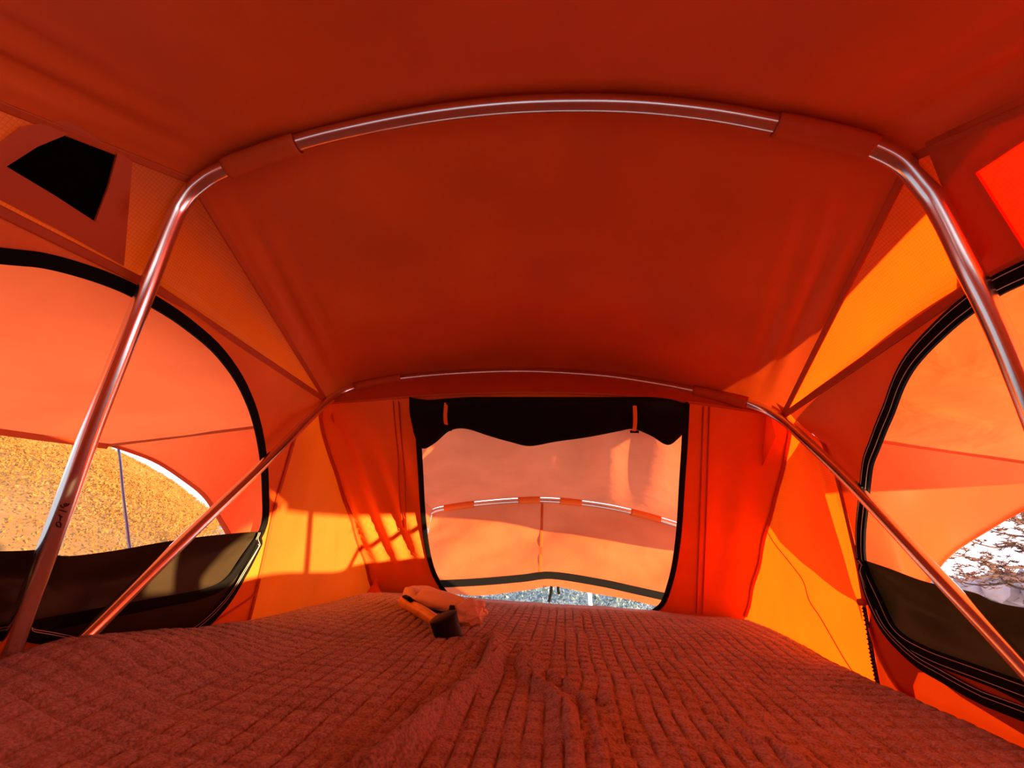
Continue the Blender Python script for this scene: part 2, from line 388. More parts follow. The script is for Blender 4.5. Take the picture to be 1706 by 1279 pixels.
# black binding tapes round the three windows
def binding(num, pts, nrm, w, label, stitch=0, closed=False):
    o = tape('window_%d' % num, pts, nrm, w, .006, M['tape'], None, closed); tag(o, label, kind='structure')
    for k in ((-.55, .55) if stitch else ()):
        q = []
        for i, p in enumerate(pts):
            t = (pts[min(i+1, len(pts)-1)]-pts[max(i-1, 0)]).normalized(); n = V(nrm[i] if isinstance(nrm, list) else nrm).normalized()
            q.append(p+t.cross(n)*w*k+n*.0034)
        tube('stitching', q, .0006, M['thread'], o, 5)
    return o
wpts = spline([end3(e2(*p)[0], max(e2(*p)[1], -.03), .004) for p in WIN[:8]], 5)
wpt2 = spline([end3(e2(*p)[0], max(e2(*p)[1], -.03), .004) for p in WIN[9:]], 5)
w1 = binding(1, wpts, nE, .0085, 'black binding tape edging the low window in the end wall')
tape('binding_tape', wpt2, nE, .0085, .006, M['tape'], w1)
for num, s in ((2, -1), (3, 1)):
    lp = [FN[s](y, z)-V((s*.004, 0, 0)) for y, z in DLOOP[s]]
    binding(num, lp, V((-s, 0, -.1)), .0105 if s < 0 else .013, 'black binding tape edging the arched window, %s side' % SIDE[s], stitch=(s > 0), closed=True)

# ------------------------------------------------------------------ poles and the cloth sleeves that hold them
p1 = tube('tent_pole', B1, R_POLE, M['alu'], n=20); tag(p1, 'bent aluminium tent pole arching overhead nearest the camera, number inked on leg', 'tent pole', 'bent tent poles')
p2 = tube('tent_pole', B2, R_POLE*.92, M['alu'], n=20); tag(p2, 'bent aluminium tent pole arching above the end window', 'tent pole', 'bent tent poles')
def sleeve(path, ang, a, b, w, parent, sag=0.0):
    i, j = nearest(path, a), nearest(path, b); seg = spline(path[i:j+1], 2); cen = V((0, 0, -.02))+V((0, math.cos(ang), math.sin(ang)))*.3
    nr = [(p-cen).normalized() for p in seg]
    def prof(t):
        c = [(math.cos(x), math.sin(x)) for x in [math.radians(205-230*k/10-25) for k in range(0)]]
        out = []
        for k in range(13):                                # U-shaped wrap open towards the roof
            x = math.radians(160+k*220/12); out.append((math.cos(x)*w, math.sin(x)*(w+sag*math.sin(math.pi*t))))
        inn = [(q[0]*.9, q[1]*.9) for q in reversed(out)]
        return [(w, w*1.0)]*0+out+inn
    vs, fs = sweep(seg, prof, nr); o = mesh('pole_sleeve', vs, fs, M['band'], parent)
    # ledge of cloth sewn to the roof on both sides
    return o
for (a, b, ang, deg, path, w) in (((374, 282), (497, 238), A1, 96.66, B1, .0175), ((1300, 207), (1456, 246), A1, 96.66, B1, .0175),
                                  ((590, 646), (668, 631), A2, 45.97, B2, .0165), ((1157, 651), (1245, 671), A2, 45.97, B2, .0165)):
    sleeve(path, ang, on_bow(*a, deg), on_bow(*b, deg), w, ceiling)

# inked number on the near pole's left leg
AXA, AXB = on_bow(108, 838, 96.66), on_bow(60, 970, 96.66); axd = (AXB-AXA).normalized()
def on_pole(px, py):
    d = ray(px, py).normalized(); o = CAM-AXA
    dv = d-axd*d.dot(axd); ov = o-axd*o.dot(axd); r = R_POLE+.0003
    a, b, c = dv.dot(dv), 2*dv.dot(ov), ov.dot(ov)-r*r; D = b*b-4*a*c
    t = (-b-math.sqrt(max(D, 0)))/(2*a); return CAM+d*t
for st in ([(515, 520), (535, 560), (580, 585), (610, 545), (600, 500), (640, 490), (660, 540), (620, 560)], [(660, 540), (695, 520), (705, 485)], [(480, 635), (540, 640), (600, 660), (655, 672)],
           [(470, 740), (500, 745), (560, 785)], [(500, 745), (520, 800), (512, 860)], [(430, 950), (440, 895), (500, 885), (535, 940), (520, 1000), (470, 990), (430, 950)]):
    tube('inked_digit', [on_pole(60+x/12.79, 800+y/12.79) for x, y in st], .0010, M['ink'], p1, 6)

# ------------------------------------------------------------------ blanket
def pol_d(p, pl):
    best = (9, 0)
    for i in range(len(pl)-1):
        a, b = pl[i], pl[i+1]; ab = b-a; t = max(0, min(1, (p-a).dot(ab)/ab.length_squared)); d = (p-(a+ab*t)).length
        if d < best[0]: best = (d, (i+t)/(len(pl)-1))
    return best
FOLDS = []
for px, wdt, amp in (([(822, 1062), (826, 1090), (815, 1120), (785, 1155), (735, 1190), (690, 1225), (640, 1262), (560, 1300)], .017, .024), ([(868, 1112), (890, 1140), (930, 1172), (950, 1215), (958, 1300)], .017, .016),
                     ([(850, 1100), (905, 1125), (945, 1150), (985, 1190), (1000, 1240), (1010, 1300)], .012, .013), ([(745, 1095), (770, 1085), (785, 1072)], .012, .012), ([(770, 1108), (790, 1090), (798, 1075)], .010, .012),
                     ([(868, 1115), (872, 1090), (876, 1078)], .010, .009), ([(885, 1118), (890, 1098), (889, 1082)], .010, .009), ([(1010, 1165), (1025, 1195), (1022, 1230)], .016, .010),
                     ([(1200, 1215), (1260, 1235), (1320, 1262), (1380, 1300)], .020, .012), ([(960, 1045), (968, 1028), (975, 1018)], .014, .008), ([(1050, 1075), (1120, 1088), (1190, 1105)], .014, .006),
                     ([(95, 1160), (180, 1150), (330, 1112), (420, 1090)], .045, .012), ([(120, 1260), (230, 1180), (330, 1130)], .04, .008)):
    pl = [at_z(x, y, .004).to_2d() for x, y in px]; lo = (min(p.x for p in pl)-.08, max(p.x for p in pl)+.08, min(p.y for p in pl)-.08, max(p.y for p in pl)+.08)
    FOLDS.append((pl, wdt, amp, lo))
def sstep(a, b, x): t = max(0, min(1, (x-a)/(b-a))); return t*t*(3-2*t)
def blanket_h(x, y, fine=True):
    z = .010*nz(x, y, 0, 3)+.004*nz(x, y, 0, 9)
    z += .060*sstep(-.42, -.68, x)*math.exp(-((y-.02)/.34)**2) + .012*sstep(.45, .68, x)*math.exp(-((y-.1)/.3)**2)
    z -= .012*sstep(.95, 1.18, y)
    z -= .03*sstep(.67, .715, abs(x))*(1-.6*math.exp(-((y-.0)/.3)**2)*(x < 0))
    p = V((x, y)); wob = 0
    for pl, wdt, amp, lo in FOLDS:
        if lo[0] < x < lo[1] and lo[2] < y < lo[3]:
            d, t = pol_d(p, pl); e = min(1, 4*t*(1-t)+.35)
            z += amp*e*math.exp(-(d/wdt)**2); wob += .005*math.exp(-(d/(wdt*3))**2)
    if fine:
        wx, wy = x+.010*nz(x, y, 3, 4)+wob, y+.008*nz(x, y, 8, 4)+wob*.7
        ca = abs((wx/.027) % 1-.5)*2; cb = abs((wy/.035) % 1-.5)*2
        z += .0075*(1-max(ca**6, cb**6))*sstep(1.17, 1.02, y)
    return z
XS = [-.716+1.432*i/400 for i in range(401)]; YS = [-1.19, -1, -.8, -.6, -.5, -.4, -.32, -.27]+[-.23+1.42*j/380 for j in range(381)]
def blk_x(x, y): return x*((abs(xw(-1 if x < 0 else 1, y, 0))-.016)/.716)
vs = []
for y in YS:
    for x in XS: xx = blk_x(x, y); vs.append((xx, y, blanket_h(x, y)))
nx = len(XS); fs = [(j*nx+i, j*nx+i+1, (j+1)*nx+i+1, (j+1)*nx+i) for j in range(len(YS)-1) for i in range(nx-1)]
ed = [i for i in range(nx)]+[j*nx+nx-1 for j in range(1, len(YS))]+[(len(YS)-1)*nx+i for i in range(nx-2, -1, -1)]+[j*nx for j in range(len(YS)-2, 0, -1)]
k = len(vs); vs += [(vs[i][0], vs[i][1], -.044) for i in ed]; m_ = len(ed)
fs += [(ed[i], k+i, k+(i+1) % m_, ed[(i+1) % m_]) for i in range(m_)]
def fleece():
    m, t = new_mat('fleece_quilt'); L = t.links.new
    b = N(t, 'ShaderNodeBsdfPrincipled'); o = N(t, 'ShaderNodeOutputMaterial'); L(b.outputs[0], o.inputs[0])
    b.inputs['Roughness'].default_value = .95; b.inputs['Specular IOR Level'].default_value = .05; b.inputs['Sheen Weight'].default_value = .25; b.inputs['Sheen Roughness'].default_value = .5
    tc = N(t, 'ShaderNodeTexCoord'); n1 = N(t, 'ShaderNodeTexNoise'); n1.inputs['Scale'].default_value = 260; n1.inputs['Detail'].default_value = 3
    n2 = N(t, 'ShaderNodeTexNoise'); n2.inputs['Scale'].default_value = 9
    for n in (n1, n2): L(tc.outputs['Object'], n.inputs['Vector'])
    r = N(t, 'ShaderNodeValToRGB'); r.color_ramp.elements[0].position = .3; r.color_ramp.elements[0].color = (.20, .165, .165, 1); r.color_ramp.elements[1].position = .72; r.color_ramp.elements[1].color = (.58, .47, .47, 1)
    ad = N(t, 'ShaderNodeMath', operation='MULTIPLY_ADD'); ad.inputs[1].default_value = .3; L(n2.outputs[0], ad.inputs[0]); 
    sb = N(t, 'ShaderNodeMath', operation='MULTIPLY_ADD'); sb.inputs[1].default_value = .8; sb.inputs[2].default_value = -.05; L(n1.outputs[0], sb.inputs[0]); L(sb.outputs[0], ad.inputs[2])
    L(ad.outputs[0], r.inputs[0]); L(r.outputs[0], b.inputs['Base Color'])
    bp = N(t, 'ShaderNodeBump'); bp.inputs['Strength'].default_value = .7; bp.inputs['Distance'].default_value = .004; L(n1.outputs[0], bp.inputs['Height']); L(bp.outputs[0], b.inputs['Normal'])
    return m
M['fleece'] = fleece()
bl = mesh('quilted_blanket', vs, fs, M['fleece'])
tag(bl, 'maroon-brown fleece blanket with quilted squares spread over the tent bed', 'blanket')

# ------------------------------------------------------------------ black flaps let down from the side windows
def flap(s, top, low, label, depth):
    """loft between the hem along the top and the lower edge, bellying into the tent"""
    g = lambda q: on_side(q[0], q[1], s, .003) if q[2] == 'px' else side3(s, q[0], q[1], .003)
    a = spline([g(q) for q in top], 8); b = spline([g(q) for q in low], 8)
    n = 80
    def rs(p, u): t = u*(len(p)-1); i = min(int(t), len(p)-2); return p[i].lerp(p[i+1], t-i)
    def fn(u, v):
        p = rs(a, u).lerp(rs(b, u), v); w = math.sin(math.pi*min(1, v*1.02))*min(1, (1-u)*6+.15)
        p.x += s*(depth*w+.010*nz(u*3, v*2, s, 2.2)*w+.006*math.sin(u*17+v*6)*w)*sstep(.092, .15, p.z); return p
    o = mesh('window_flap', *grid(n, 30, fn), M['flap'])
    tag(o, label, 'window flap', 'black window flaps')
    # doubled hem with two rows of stitching round the free end and the lower edge
    ring = [fn(u, 1) for u in [i/60 for i in range(61)]]+[fn(1, 1-v) for v in [i/14 for i in range(1, 15)]]
    tape('hem', [p+V((-s*.008, 0, 0)) for p in ring], V((-s, 0, .1)), .010, .004, M['tape'], o)
    for off in ((.006, .018) if s > 0 else (.010, .017)):
        q = []
        for i in range(120):
            u = min(1, i/70); q.append(None)
        q = [fn(u*(1-off*.9), 1-off*4)-V((s*.012, 0, 0)) for u in [i/90 for i in range(91)]]+[fn(1-off*.9, (1-off*4)*(1-v))-V((s*.012, 0, 0)) for v in [i/20 for i in range(1, 20)]]
        tube('stitching', q, .0006, M['thread'], o, 5)
    return o
flap(-1, [(-.70, .215, 0), (-.46, .21, 0), (-.25, .21, 0)]+[(x, y, 'px') for x, y in ((0, 918), (70, 916), (110, 926), (190, 917), (270, 903), (350, 892), (430, 885))],
     [(-.70, .06, 0), (-.46, .06, 0), (-.25, .06, 0)]+[(x, y, 'px') for x, y in ((0, 1052), (50, 1057), (110, 1068), (160, 1080), (235, 1080), (312, 1058), (368, 1008), (402, 955), (428, 905))],
     'black cloth window flap sagging below the golden hillside view', .022)
flap(1, [(-.70, .225, 0), (-.45, .21, 0), (-.2, .215, 0)]+[(x, y, 'px') for x, y in ((1706, 1012), (1620, 986), (1540, 968), (1480, 946), (1438, 932))],
     [(-.70, .05, 0), (-.45, .055, 0), (-.2, .06, 0)]+[(x, y, 'px') for x, y in ((1706, 1186), (1640, 1160), (1580, 1128), (1530, 1098), (1482, 1050), (1455, 998), (1442, 952))],
     'black cloth window flap with pale stitched hem below the pine tree view', .022)

# ------------------------------------------------------------------ rolled black blind at the head of the end window
rb_c = [(690, 690, 30), (700, 702, 40), (722, 699, 34), (748, 688, 25), (775, 685, 24), (815, 690, 31), (850, 694, 37), (882, 697, 41), (925, 694, 37), (980, 690, 33), (1030, 685, 28), (1056, 684, 25), (1085, 690, 30), (1114, 700, 36), (1132, 697, 27), (1141, 690, 22)]
pc = spline([V((x, y, h)) for x, y, h in rb_c], 6)
vs, fs = [], []; KN = 20
for i, q in enumerate(pc):
    top = e2(q.x, max(657, q.y-q.z-3)); bot = e2(q.x, q.y+q.z)
    for k in range(KN):
        a = 2*math.pi*k/KN; t = (top[1]+bot[1])/2+(top[1]-bot[1])/2*math.cos(a); th = (.020+.004*nz(q.x*.02, 0, 0, 1))*(.35 if i in (0, len(pc)-1) else 1)
        rip = 1+.10*math.sin(a*5+q.x*.03)
        vs.append(end3((top[0]+bot[0])/2+.000*a, t, .016+th*math.sin(a)*rip))
for i in range(len(pc)-1):
    for k in range(KN): j = (k+1) % KN; fs.append((i*KN+k, i*KN+j, (i+1)*KN+j, (i+1)*KN+k))
fs.append(tuple(range(KN))[::-1]); fs.append(tuple((len(pc)-1)*KN+k for k in range(KN)))
rb = mesh('rolled_blind', vs, fs, M['black']); tag(rb, 'black blind rolled up and tied at the head of the end window', 'blind')
for x, y0, y1 in ((747, 664, 710), (1055, 664, 713)):
    pts = []
    for k in range(9):
        t = k/8; q = e2(x+(1.5*t if x < 900 else 0), y0+(y1-y0)*t); pts.append(end3(q[0], q[1], .012+.030*math.sin(math.pi*min(1, .15+t*.8))))
    tape('tie_strap', pts, nE, .0055, .002, M['wall'], rb)
    q = e2(x+1, y1+1); tube('strap_buckle', [end3(q[0]-.012, q[1], .016), end3(q[0]+.012, q[1], .016)], .004, M['tape'], rb, 8)

# ------------------------------------------------------------------ side awnings
def side_awning(s, edge, label):
    A = lambda u: (lambda y, z: V((xw(s, y, z)+s*.012, y, z)))(.60*u-.03, .604-.075*abs(u)**1.8)
    T = V((s*1.35, .60, .447))
    O = lambda u: V((s*(1.35+.02*(1-u*u)), .60*u+.0*(1-abs(u)), .447-.012*(1-u*u)))
    root = empty('window_awning', (s*.74, 0, .5)); tag(root, label, 'awning', 'side window awnings')
    def can(u, v):
        u = 2*u-1; p = A(u).lerp(O(u), v); w = math.sin(math.pi*v)
        p.z += -.016*w*(1-u*u)+.006*w*nz(u*3, v*2, s, 2)+.005*w*math.sin(u*9+v*3); return p
    mesh('canopy', *grid(50, 24, can), M['awn'], root)
    lowp = [at_x(x, y, d*s) for x, y, d in edge]
    for sg in (1, -1):
        up = [A(1).lerp(T, t) for t in [i/24 for i in range(25)]]
        lw = spline([V((xw(s, .53, .10)+s*.012, .53, .10))]+lowp+[T-V((0, 0, .004))], 6)
        if sg < 0: up = [V((p.x, -p.y-.02, p.z)) for p in up]; lw = [V((p.x, -p.y-.02, p.z)) for p in lw]
        def gus(u, v, up=up, lw=lw):
            a = u*(len(up)-1); i = min(int(a), len(up)-2); b = u*(len(lw)-1); j = min(int(b), len(lw)-2)
            p = up[i].lerp(up[i+1], a-i).lerp(lw[j].lerp(lw[j+1], b-j), v); p.y += .012*math.sin(math.pi*v)*math.sin(math.pi*u)*(1 if sg > 0 else -1); return p
        mesh('side_gusset', *grid(30, 16, gus), M['awn'], root)
        tape('hem', [p+V((0, 0, .004)) for p in lw], V((0, -sg, .2)), .006, .002, M['band'] if s < 0 else M['awn'], root)
        seam('seam', [p-V((0, .004*sg, .006)) for p in up[::4]], V((0, -sg*.7, -.7)), root, .004)
    tape('front_hem', [O(2*i/30-1)-V((0, 0, .006)) for i in range(31)], V((-s, 0, -.3)), .010, .002, M['band'], root)
    return root, T
aw, TL = side_awning(-1, [(385, 902, .77), (366, 868, .84), (342, 830, .95), (310, 803, 1.06), (255, 768, 1.2)], 'salmon cloth window awning propped out over the golden hillside')
aw, TR = side_awning(1, [(1518, 1008, .80), (1536, 985, .86), (1580, 926, 1.0), (1650, 880, 1.12), (1706, 849, 1.2)], 'orange cloth window awning over the pine tree view')
tl = at_x(197, 745, -1.34)
rod = tube('awning_rod', spline([tl+V((-.005, 0, .012)), tl, at_x(200, 765, -1.30), at_x(205, 820, -1.15), at_x(215, 905, -.92), at_x(218, 960, -.80), V((-.78, .18, -.07))], 6), .0035, M['blue'], n=10)
tag(rod, 'thin blue rod propping the salmon awning by the hillside', 'awning rod')
tube('rod_tip', [tl+V((0, -.022, .004)), tl+V((0, .022, .0))], .006, M['tape'], rod, 8)

# ------------------------------------------------------------------ porch awning beyond the end window
YP = 1.95
ppx = [(640, 1010), (690, 905), (704, 872), (720, 853), (746, 846), (790, 840), (845, 835), (900, 833), (950, 836), (1010, 844), (1060, 855), (1120, 872), (1165, 890), (1185, 915), (1215, 1010)]
PB = spline([at_y(x, y, YP) for x, y in ppx], 6)
pp = tube('tent_pole', PB, .0125, M['alu'], n=16); tag(pp, 'bent aluminium tent pole of the porch outside the end window', 'tent pole', 'bent tent poles')
porch = empty('porch_awning', (0, 1.9, .3)); tag(porch, 'salmon cloth porch awning seen through the end window', 'awning')
ia, ib = nearest(PB, at_y(720, 853, YP)), nearest(PB, at_y(1165, 890, YP)); arc = PB[ia:ib+1]
def rs(p, u): t = u*(len(p)-1); i = min(int(t), len(p)-2); return p[i].lerp(p[i+1], t-i)
top = [p+V((0, .03, .035)) for p in ARC2[1:-1]]
def can(u, v):
    p = rs(top, u).lerp(rs(arc, u)+V((0, 0, .016)), v); p.z += -.05*math.sin(math.pi*v)*(.6+.4*math.sin(u*22+2*v))*.5+.016*math.sin(u*31+1.5*math.sin(u*9))*math.sin(math.pi*v); return p
mesh('canopy', *grid(90, 30, can), M['porch'], porch)
BB = [(690, 972), (735, 972), (800, 969), (870, 963), (920, 958), (1000, 970), (1060, 983), (1110, 994), (1160, 1004)]
bot = spline([at_y(x, y, YP-.06) for x, y in BB], 6)
def drp(u, v):
    p = rs(arc, u)-V((0, -.004, .008)); p = p.lerp(rs(bot, u), v); w = math.sin(math.pi*v)
    p.y += w*(.02*math.sin(u*13+5*v)+.015*nz(u*5, v*3, 0, 2)); return p
mesh('drop_panel', *grid(80, 24, drp), M['porch'], porch)
low = spline([at_y(x, y, YP-.07) for x, y in [(690, 1002), (745, 990), (800, 992), (870, 984), (920, 977), (975, 986), (1050, 999), (1100, 1011), (1160, 1022)]], 6)
mesh('lower_strip', *grid(60, 4, lambda u, v: rs(bot, u).lerp(rs(low, u), v)), M['porch'], porch)
tape('black_hem', [p-V((0, .006, 0)) for p in bot], V((0, -1, 0)), .018, .004, M['tape'], porch)
seam('seam', [drp(.452, v)-V((0, .0025, 0)) for v in (.02, .2, .4, .6, .8, .97)], V((0, -1, 0)), porch, .007, M['band'])
for a, b in ((742, 786), (862, 903), (932, 975), (1054, 1105)):
    seg = [p for p in PB if a-4 < (IMW/2+FPX*(p-CAM).dot(RT)/(p-CAM).dot(FW)) < b+4]
    vs, fs = sweep(spline(seg, 2), circ(.018, .020, 12, .003), V((0, 0, 1))); mesh('pole_sleeve', vs, fs, M['wall'], porch)
z0 = at_y(921, 976, YP-.08)
for dx, ln in ((-.006, .075), (.028, .035)):
    p = z0+V((dx, -.01, 0)); tape('zip_pull', spline([p, p+V((-.004 if ln > .05 else 0, 0, -ln*.5)), p+V((-.014 if ln > .05 else .006, 0, -ln))], 4), V((0, -1, 0)), .007, .006, M['tape'], porch)
# added valances at both canopy sides, lowering its shadow edge on the drop panel
for s in (-1, 1):
    u0 = 0 if s < 0 else 1
    def sc(u, v, s=s, u0=u0):
        p = can(u0, u); p.z -= (.10+.02*math.sin(u*9))*v; p.x += s*.01*v; return p
    mesh('shade_valance', *grid(20, 6, sc), M['porch'], porch)

# ------------------------------------------------------------------ rain fly over the roof
edge = []
n_ = None
for px in [(1255, 648), (1310, 600), (1370, 550), (1400, 508), (1470, 430), (1545, 352)]:
    a, b, c = ARC1[-1], ARC2[-1], V((TRI_right(0, 0)))
    nn = (b-a).cross(c-a).normalized(); p = on_plane(*px, a, nn); edge.append(p+SUN*.36)
edge.sort(key=lambda p: -p.y)
e0, e1 = edge[0], edge[-1]
hem = [e0+(e0-e1)*.9, e0+(e0-e1)*.35]+edge+[V((e1.x+.02, e1.y-.25, e1.z+.02)), V((e1.x, e1.y-.7, e1.z-.12)), V((e1.x, e1.y-1.0, e1.z-.25))]
hem = spline(hem, 5)
def roof_z(y):
    if y > -.1: return .885+(.734-.885)*(y+.1)/.83
    return .885+(.734-.885)*(-.1-y)/.63
def fly(u, v):
    h = rs(hem, v); u = 2*u-1; x = h.x*(u if u > 0 else u*.82); hz = h.z+(0 if u > 0 else .05); ridge = roof_z(max(-1, min(.8, h.y+.12)))+.05
    y = h.y+(1-abs(u))*.12
    return V((x, y, ridge+(hz-ridge)*abs(u)**1.6))
ff = mesh('rain_fly', *grid(40, 60, fly), M['fly']); tag(ff, 'tan rain fly sheet pulled over the tent roof', 'rain fly')

# ------------------------------------------------------------------ small fittings on the walls
wl, wr = WALLS[-1], WALLS[1]
def on_wall(s, pts, inset=.006): return spline([on_side(x, y, s, inset) for x, y in pts], 5)
tube('cord', on_wall(1, [(1278, 885), (1290, 905), (1318, 940), (1338, 968), (1348, 1000), (1365, 1026), (1386, 1062), (1405, 1095), (1424, 1124)]), .0013, M['band'], wr, 6)
M['zip'] = plain('brown_zip', (.10, .03, .015), .6, bump=.6, bscale=500)
zp_ = on_wall(1, [(1440, 1012), (1446, 1045), (1452, 1085), (1458, 1115), (1464, 1146)], .009)
zt_ = tape('zip_tape', zp_, V((-1, 0, 0)), .006, .002, M['zip'], wr)
for i in range(len(zp_)*2-2):
    p = zp_[i//2].lerp(zp_[min(i//2+1, len(zp_)-1)], .5*(i % 2)); sd = .0025*(1 if i % 2 else -1)
    b = [V((a, c, d)) for a in (-.002, .001) for c in (-.0022, .0022) for d in (-.0013, .0013)]
    mesh('zip_tooth', [p+q+V((-.0015, sd, 0)) for q in b], [(0, 1, 3, 2), (4, 6, 7, 5), (0, 4, 5, 1), (2, 3, 7, 6), (0, 2, 6, 4), (1, 5, 7, 3)], M['tape'], zt_, smooth=False)
bk = on_side(1437, 1003, 1, .012)
vs, fs = sweep([bk+V((0, -.012, .003)), bk+V((-.003, -.004, .001)), bk+V((-.003, .006, -.001)), bk+V((0, .014, -.002))], circ(.007, .004, 8), V((-1, 0, 0))); mesh('buckle', vs, fs, M['band'], wr)
bp_ = [(1452, 1010), (1447, 1045), (1462, 1090), (1482, 1128), (1500, 1152), (1527, 1172), (1521, 1142), (1530, 1120), (1548, 1120), (1600, 1160), (1706, 1224), (1800, 1272), (1800, 1210), (1706, 1172), (1600, 1118), (1530, 1080), (1480, 1035)]
bp2 = [(lambda p: (p.y, p.z))(on_side(x, y, 1, .004)) for x, y in bp_]
panel('lower_band', bp2, [], .02, lambda y, z: side3(1, y, z, .004), M['band'], wr)
tape('band_edge', on_wall(1, [(1447, 1045), (1462, 1090), (1482, 1128), (1500, 1152)], .010), V((-1, 0, 0)), .0022, .003, M['wall'], wr)
tape('curved_seam', on_wall(-1, [(430, 984), (415, 998), (385, 1018), (350, 1040), (318, 1058)], .004), V((1, 0, 0)), .002, .002, M['band'], wl)
# gathered cloth at the far corner of the bed
gc = on_end(628, 972)
for i, (dx, dz, ln) in enumerate(((-.02, .0, .05), (.0, .004, .06), (.022, .0, .07), (.04, -.006, .05))):
    a = gc+nE*.014+V((0, -.004, .012)); b = gc+V((dx*1.2, -.02, -.028))+nE*.02
    tube('gathered_cloth', spline([a+V((-.012+i*.004, 0, .16)), a+V((-.006+i*.003, 0, .06)), a, a.lerp(b, .5)+nE*.008, b], 5), lambda t: .006+.004*math.sin(math.pi*t), M['wall'], wf, 8)

# ------------------------------------------------------------------ mallet and cloth pouch on the blanket
M['wood'] = plain('amber_wood', (.62, .30, .07), .4, bscale=30, var=.15)
M['rubber'] = plain('black_rubber', (.006, .0055, .006), .55, bump=.15, bscale=200, spec=.2)
M['tan'] = fabric('tan_cotton', (.86, .64, .46), (.5, .25, .1), .06, crease=.4, weave=1)
M['tanhem'] = fabric('pale_hem', (.85, .62, .40), (.5, .25, .1), .1)
hb = blanket_h(-.2, .6, False)
h0 = on_plane(740, 1045, (0, .535, 0), V((0, 1, 0))); h1 = at_z(668, 1003, h0.z-.008)
mal = empty('rubber_mallet', (h0.x, h0.y, 0)); tag(mal, 'small mallet with amber wooden handle and black head lying on the blanket', 'mallet')
hp = [h0.lerp(h1, t)+V((0, 0, .006*math.sin(math.pi*t))) for t in [i/20 for i in range(21)]]
vs, fs = sweep(hp, lambda t: circ(.0125+.004*math.sin(math.pi*min(1, t*1.1))*(1 if t < .9 else .9)-(.004 if t > .97 else 0), .014+.003*t), V((0, 0, 1))); mesh('handle', vs, fs, M['wood'], mal)
hd = (h0-h1).normalized(); sdv = hd.cross(V((0, 0, 1))).normalized(); upv = sdv.cross(hd)
axs = (upv*.93+sdv*.36).normalized(); cn = h0+hd*.016
def head_prof(t): r = .032*(1+.10*abs(2*t-1)**2)*(1 if .06 < t < .94 else .86); return [(q[0]*1.0, q[1]*.9) for q in circ(r, n=28)]
L_ = .058
vs, fs = sweep([cn+axs*(L_*(k-.5)*1.25-.006) for k in (0, .03, .06, .2, .35, .5, .65, .8, .94, .97, 1)], lambda t: head_prof(t), hd)
mesh('head', vs, fs, M['rubber'], mal)
tube('collar', [h0-hd*.018, h0-hd*.006], .0165, M['tape'], mal, 16)
# pouch: flat body, ruffled mouth, drawcord with toggle
po = empty('cloth_pouch', at_z(735, 1008, .0)); tag(po, 'crumpled tan cloth pouch with black drawcord lying behind the mallet', 'pouch')
cl = spline([at_z(x, y, .030) for x, y in ((682, 994), (698, 993), (718, 997), (742, 1003), (768, 1010), (782, 1016))], 6)
wd_ = lambda t: .040*math.sin(math.pi*min(1, .18+t*.95))**.6*(1-.35*t)+.012
def body(t):
    out = []
    for k in range(28):
        a = 2*math.pi*k/28; w = wd_(t)*(1+.08*nz(t*6, math.cos(a), math.sin(a), 2)); h = (.020+.010*(1-t))*(1+.25*nz(t*5, a, 1, 1.5))
        out.append((w*math.cos(a), h*math.sin(a)*(1 if math.sin(a) > 0 else .75)))
    return out
vs, fs = sweep(cl, body, V((0, -.25, 1))); mesh('pouch_body', vs, fs, M['tan'], po)
c0 = at_z(784, 1021, .034); ax_ = (at_z(808, 1032, .03)-at_z(768, 1014, .03)).normalized(); up_ = V((0, -.35, 1)).normalized(); sd_ = ax_.cross(up_).normalized(); up_ = sd_.cross(ax_)
def ruff(u, v):
    a = 2*math.pi*u; r = (.016+.030*math.sin(math.pi*min(1, v*1.0+.08))**.7)*(1+.13*math.cos(7*a+2*v)*min(1, v*1.6))
    r *= 1-.85*max(0, (v-.72)/.28)**2
    return c0+ax_*(.085*(v-.45))+sd_*(r*math.cos(a))+up_*(r*.72*math.sin(a))
rf = mesh('ruffled_mouth', *grid(72, 18, ruff), M['tan'], po)
tube('pale_hem', [ruff(i/72, .80)+up_*.001 for i in range(72)], .0022, M['tanhem'], rf, 6, closed=True)
tube('drawcord', spline([at_z(704, 1013, .030), at_z(722, 1017, .032), at_z(738, 1020, .032), at_z(752, 1017, .040), at_z(764, 1016, .036)], 5), .0032, M['tape'], po, 8)
tg = at_z(753, 1015, .044)
vs, fs = sweep([tg+V((0, 0, z)) for z in (-.010, -.008, .0, .008, .010)], lambda t: circ(.006+.003*math.sin(math.pi*t), n=10), V((0, 1, 0))); mesh('cord_toggle', vs, fs, M['rubber'], po)
vs, fs = sweep(spline([at_z(674, 993, .036), at_z(680, 996, .044), at_z(688, 1002, .036), at_z(700, 1009, .026)], 4), circ(.008, .004, 8), V((0, -.5, 1))); mesh('black_strap', vs, fs, M['tape'], po)

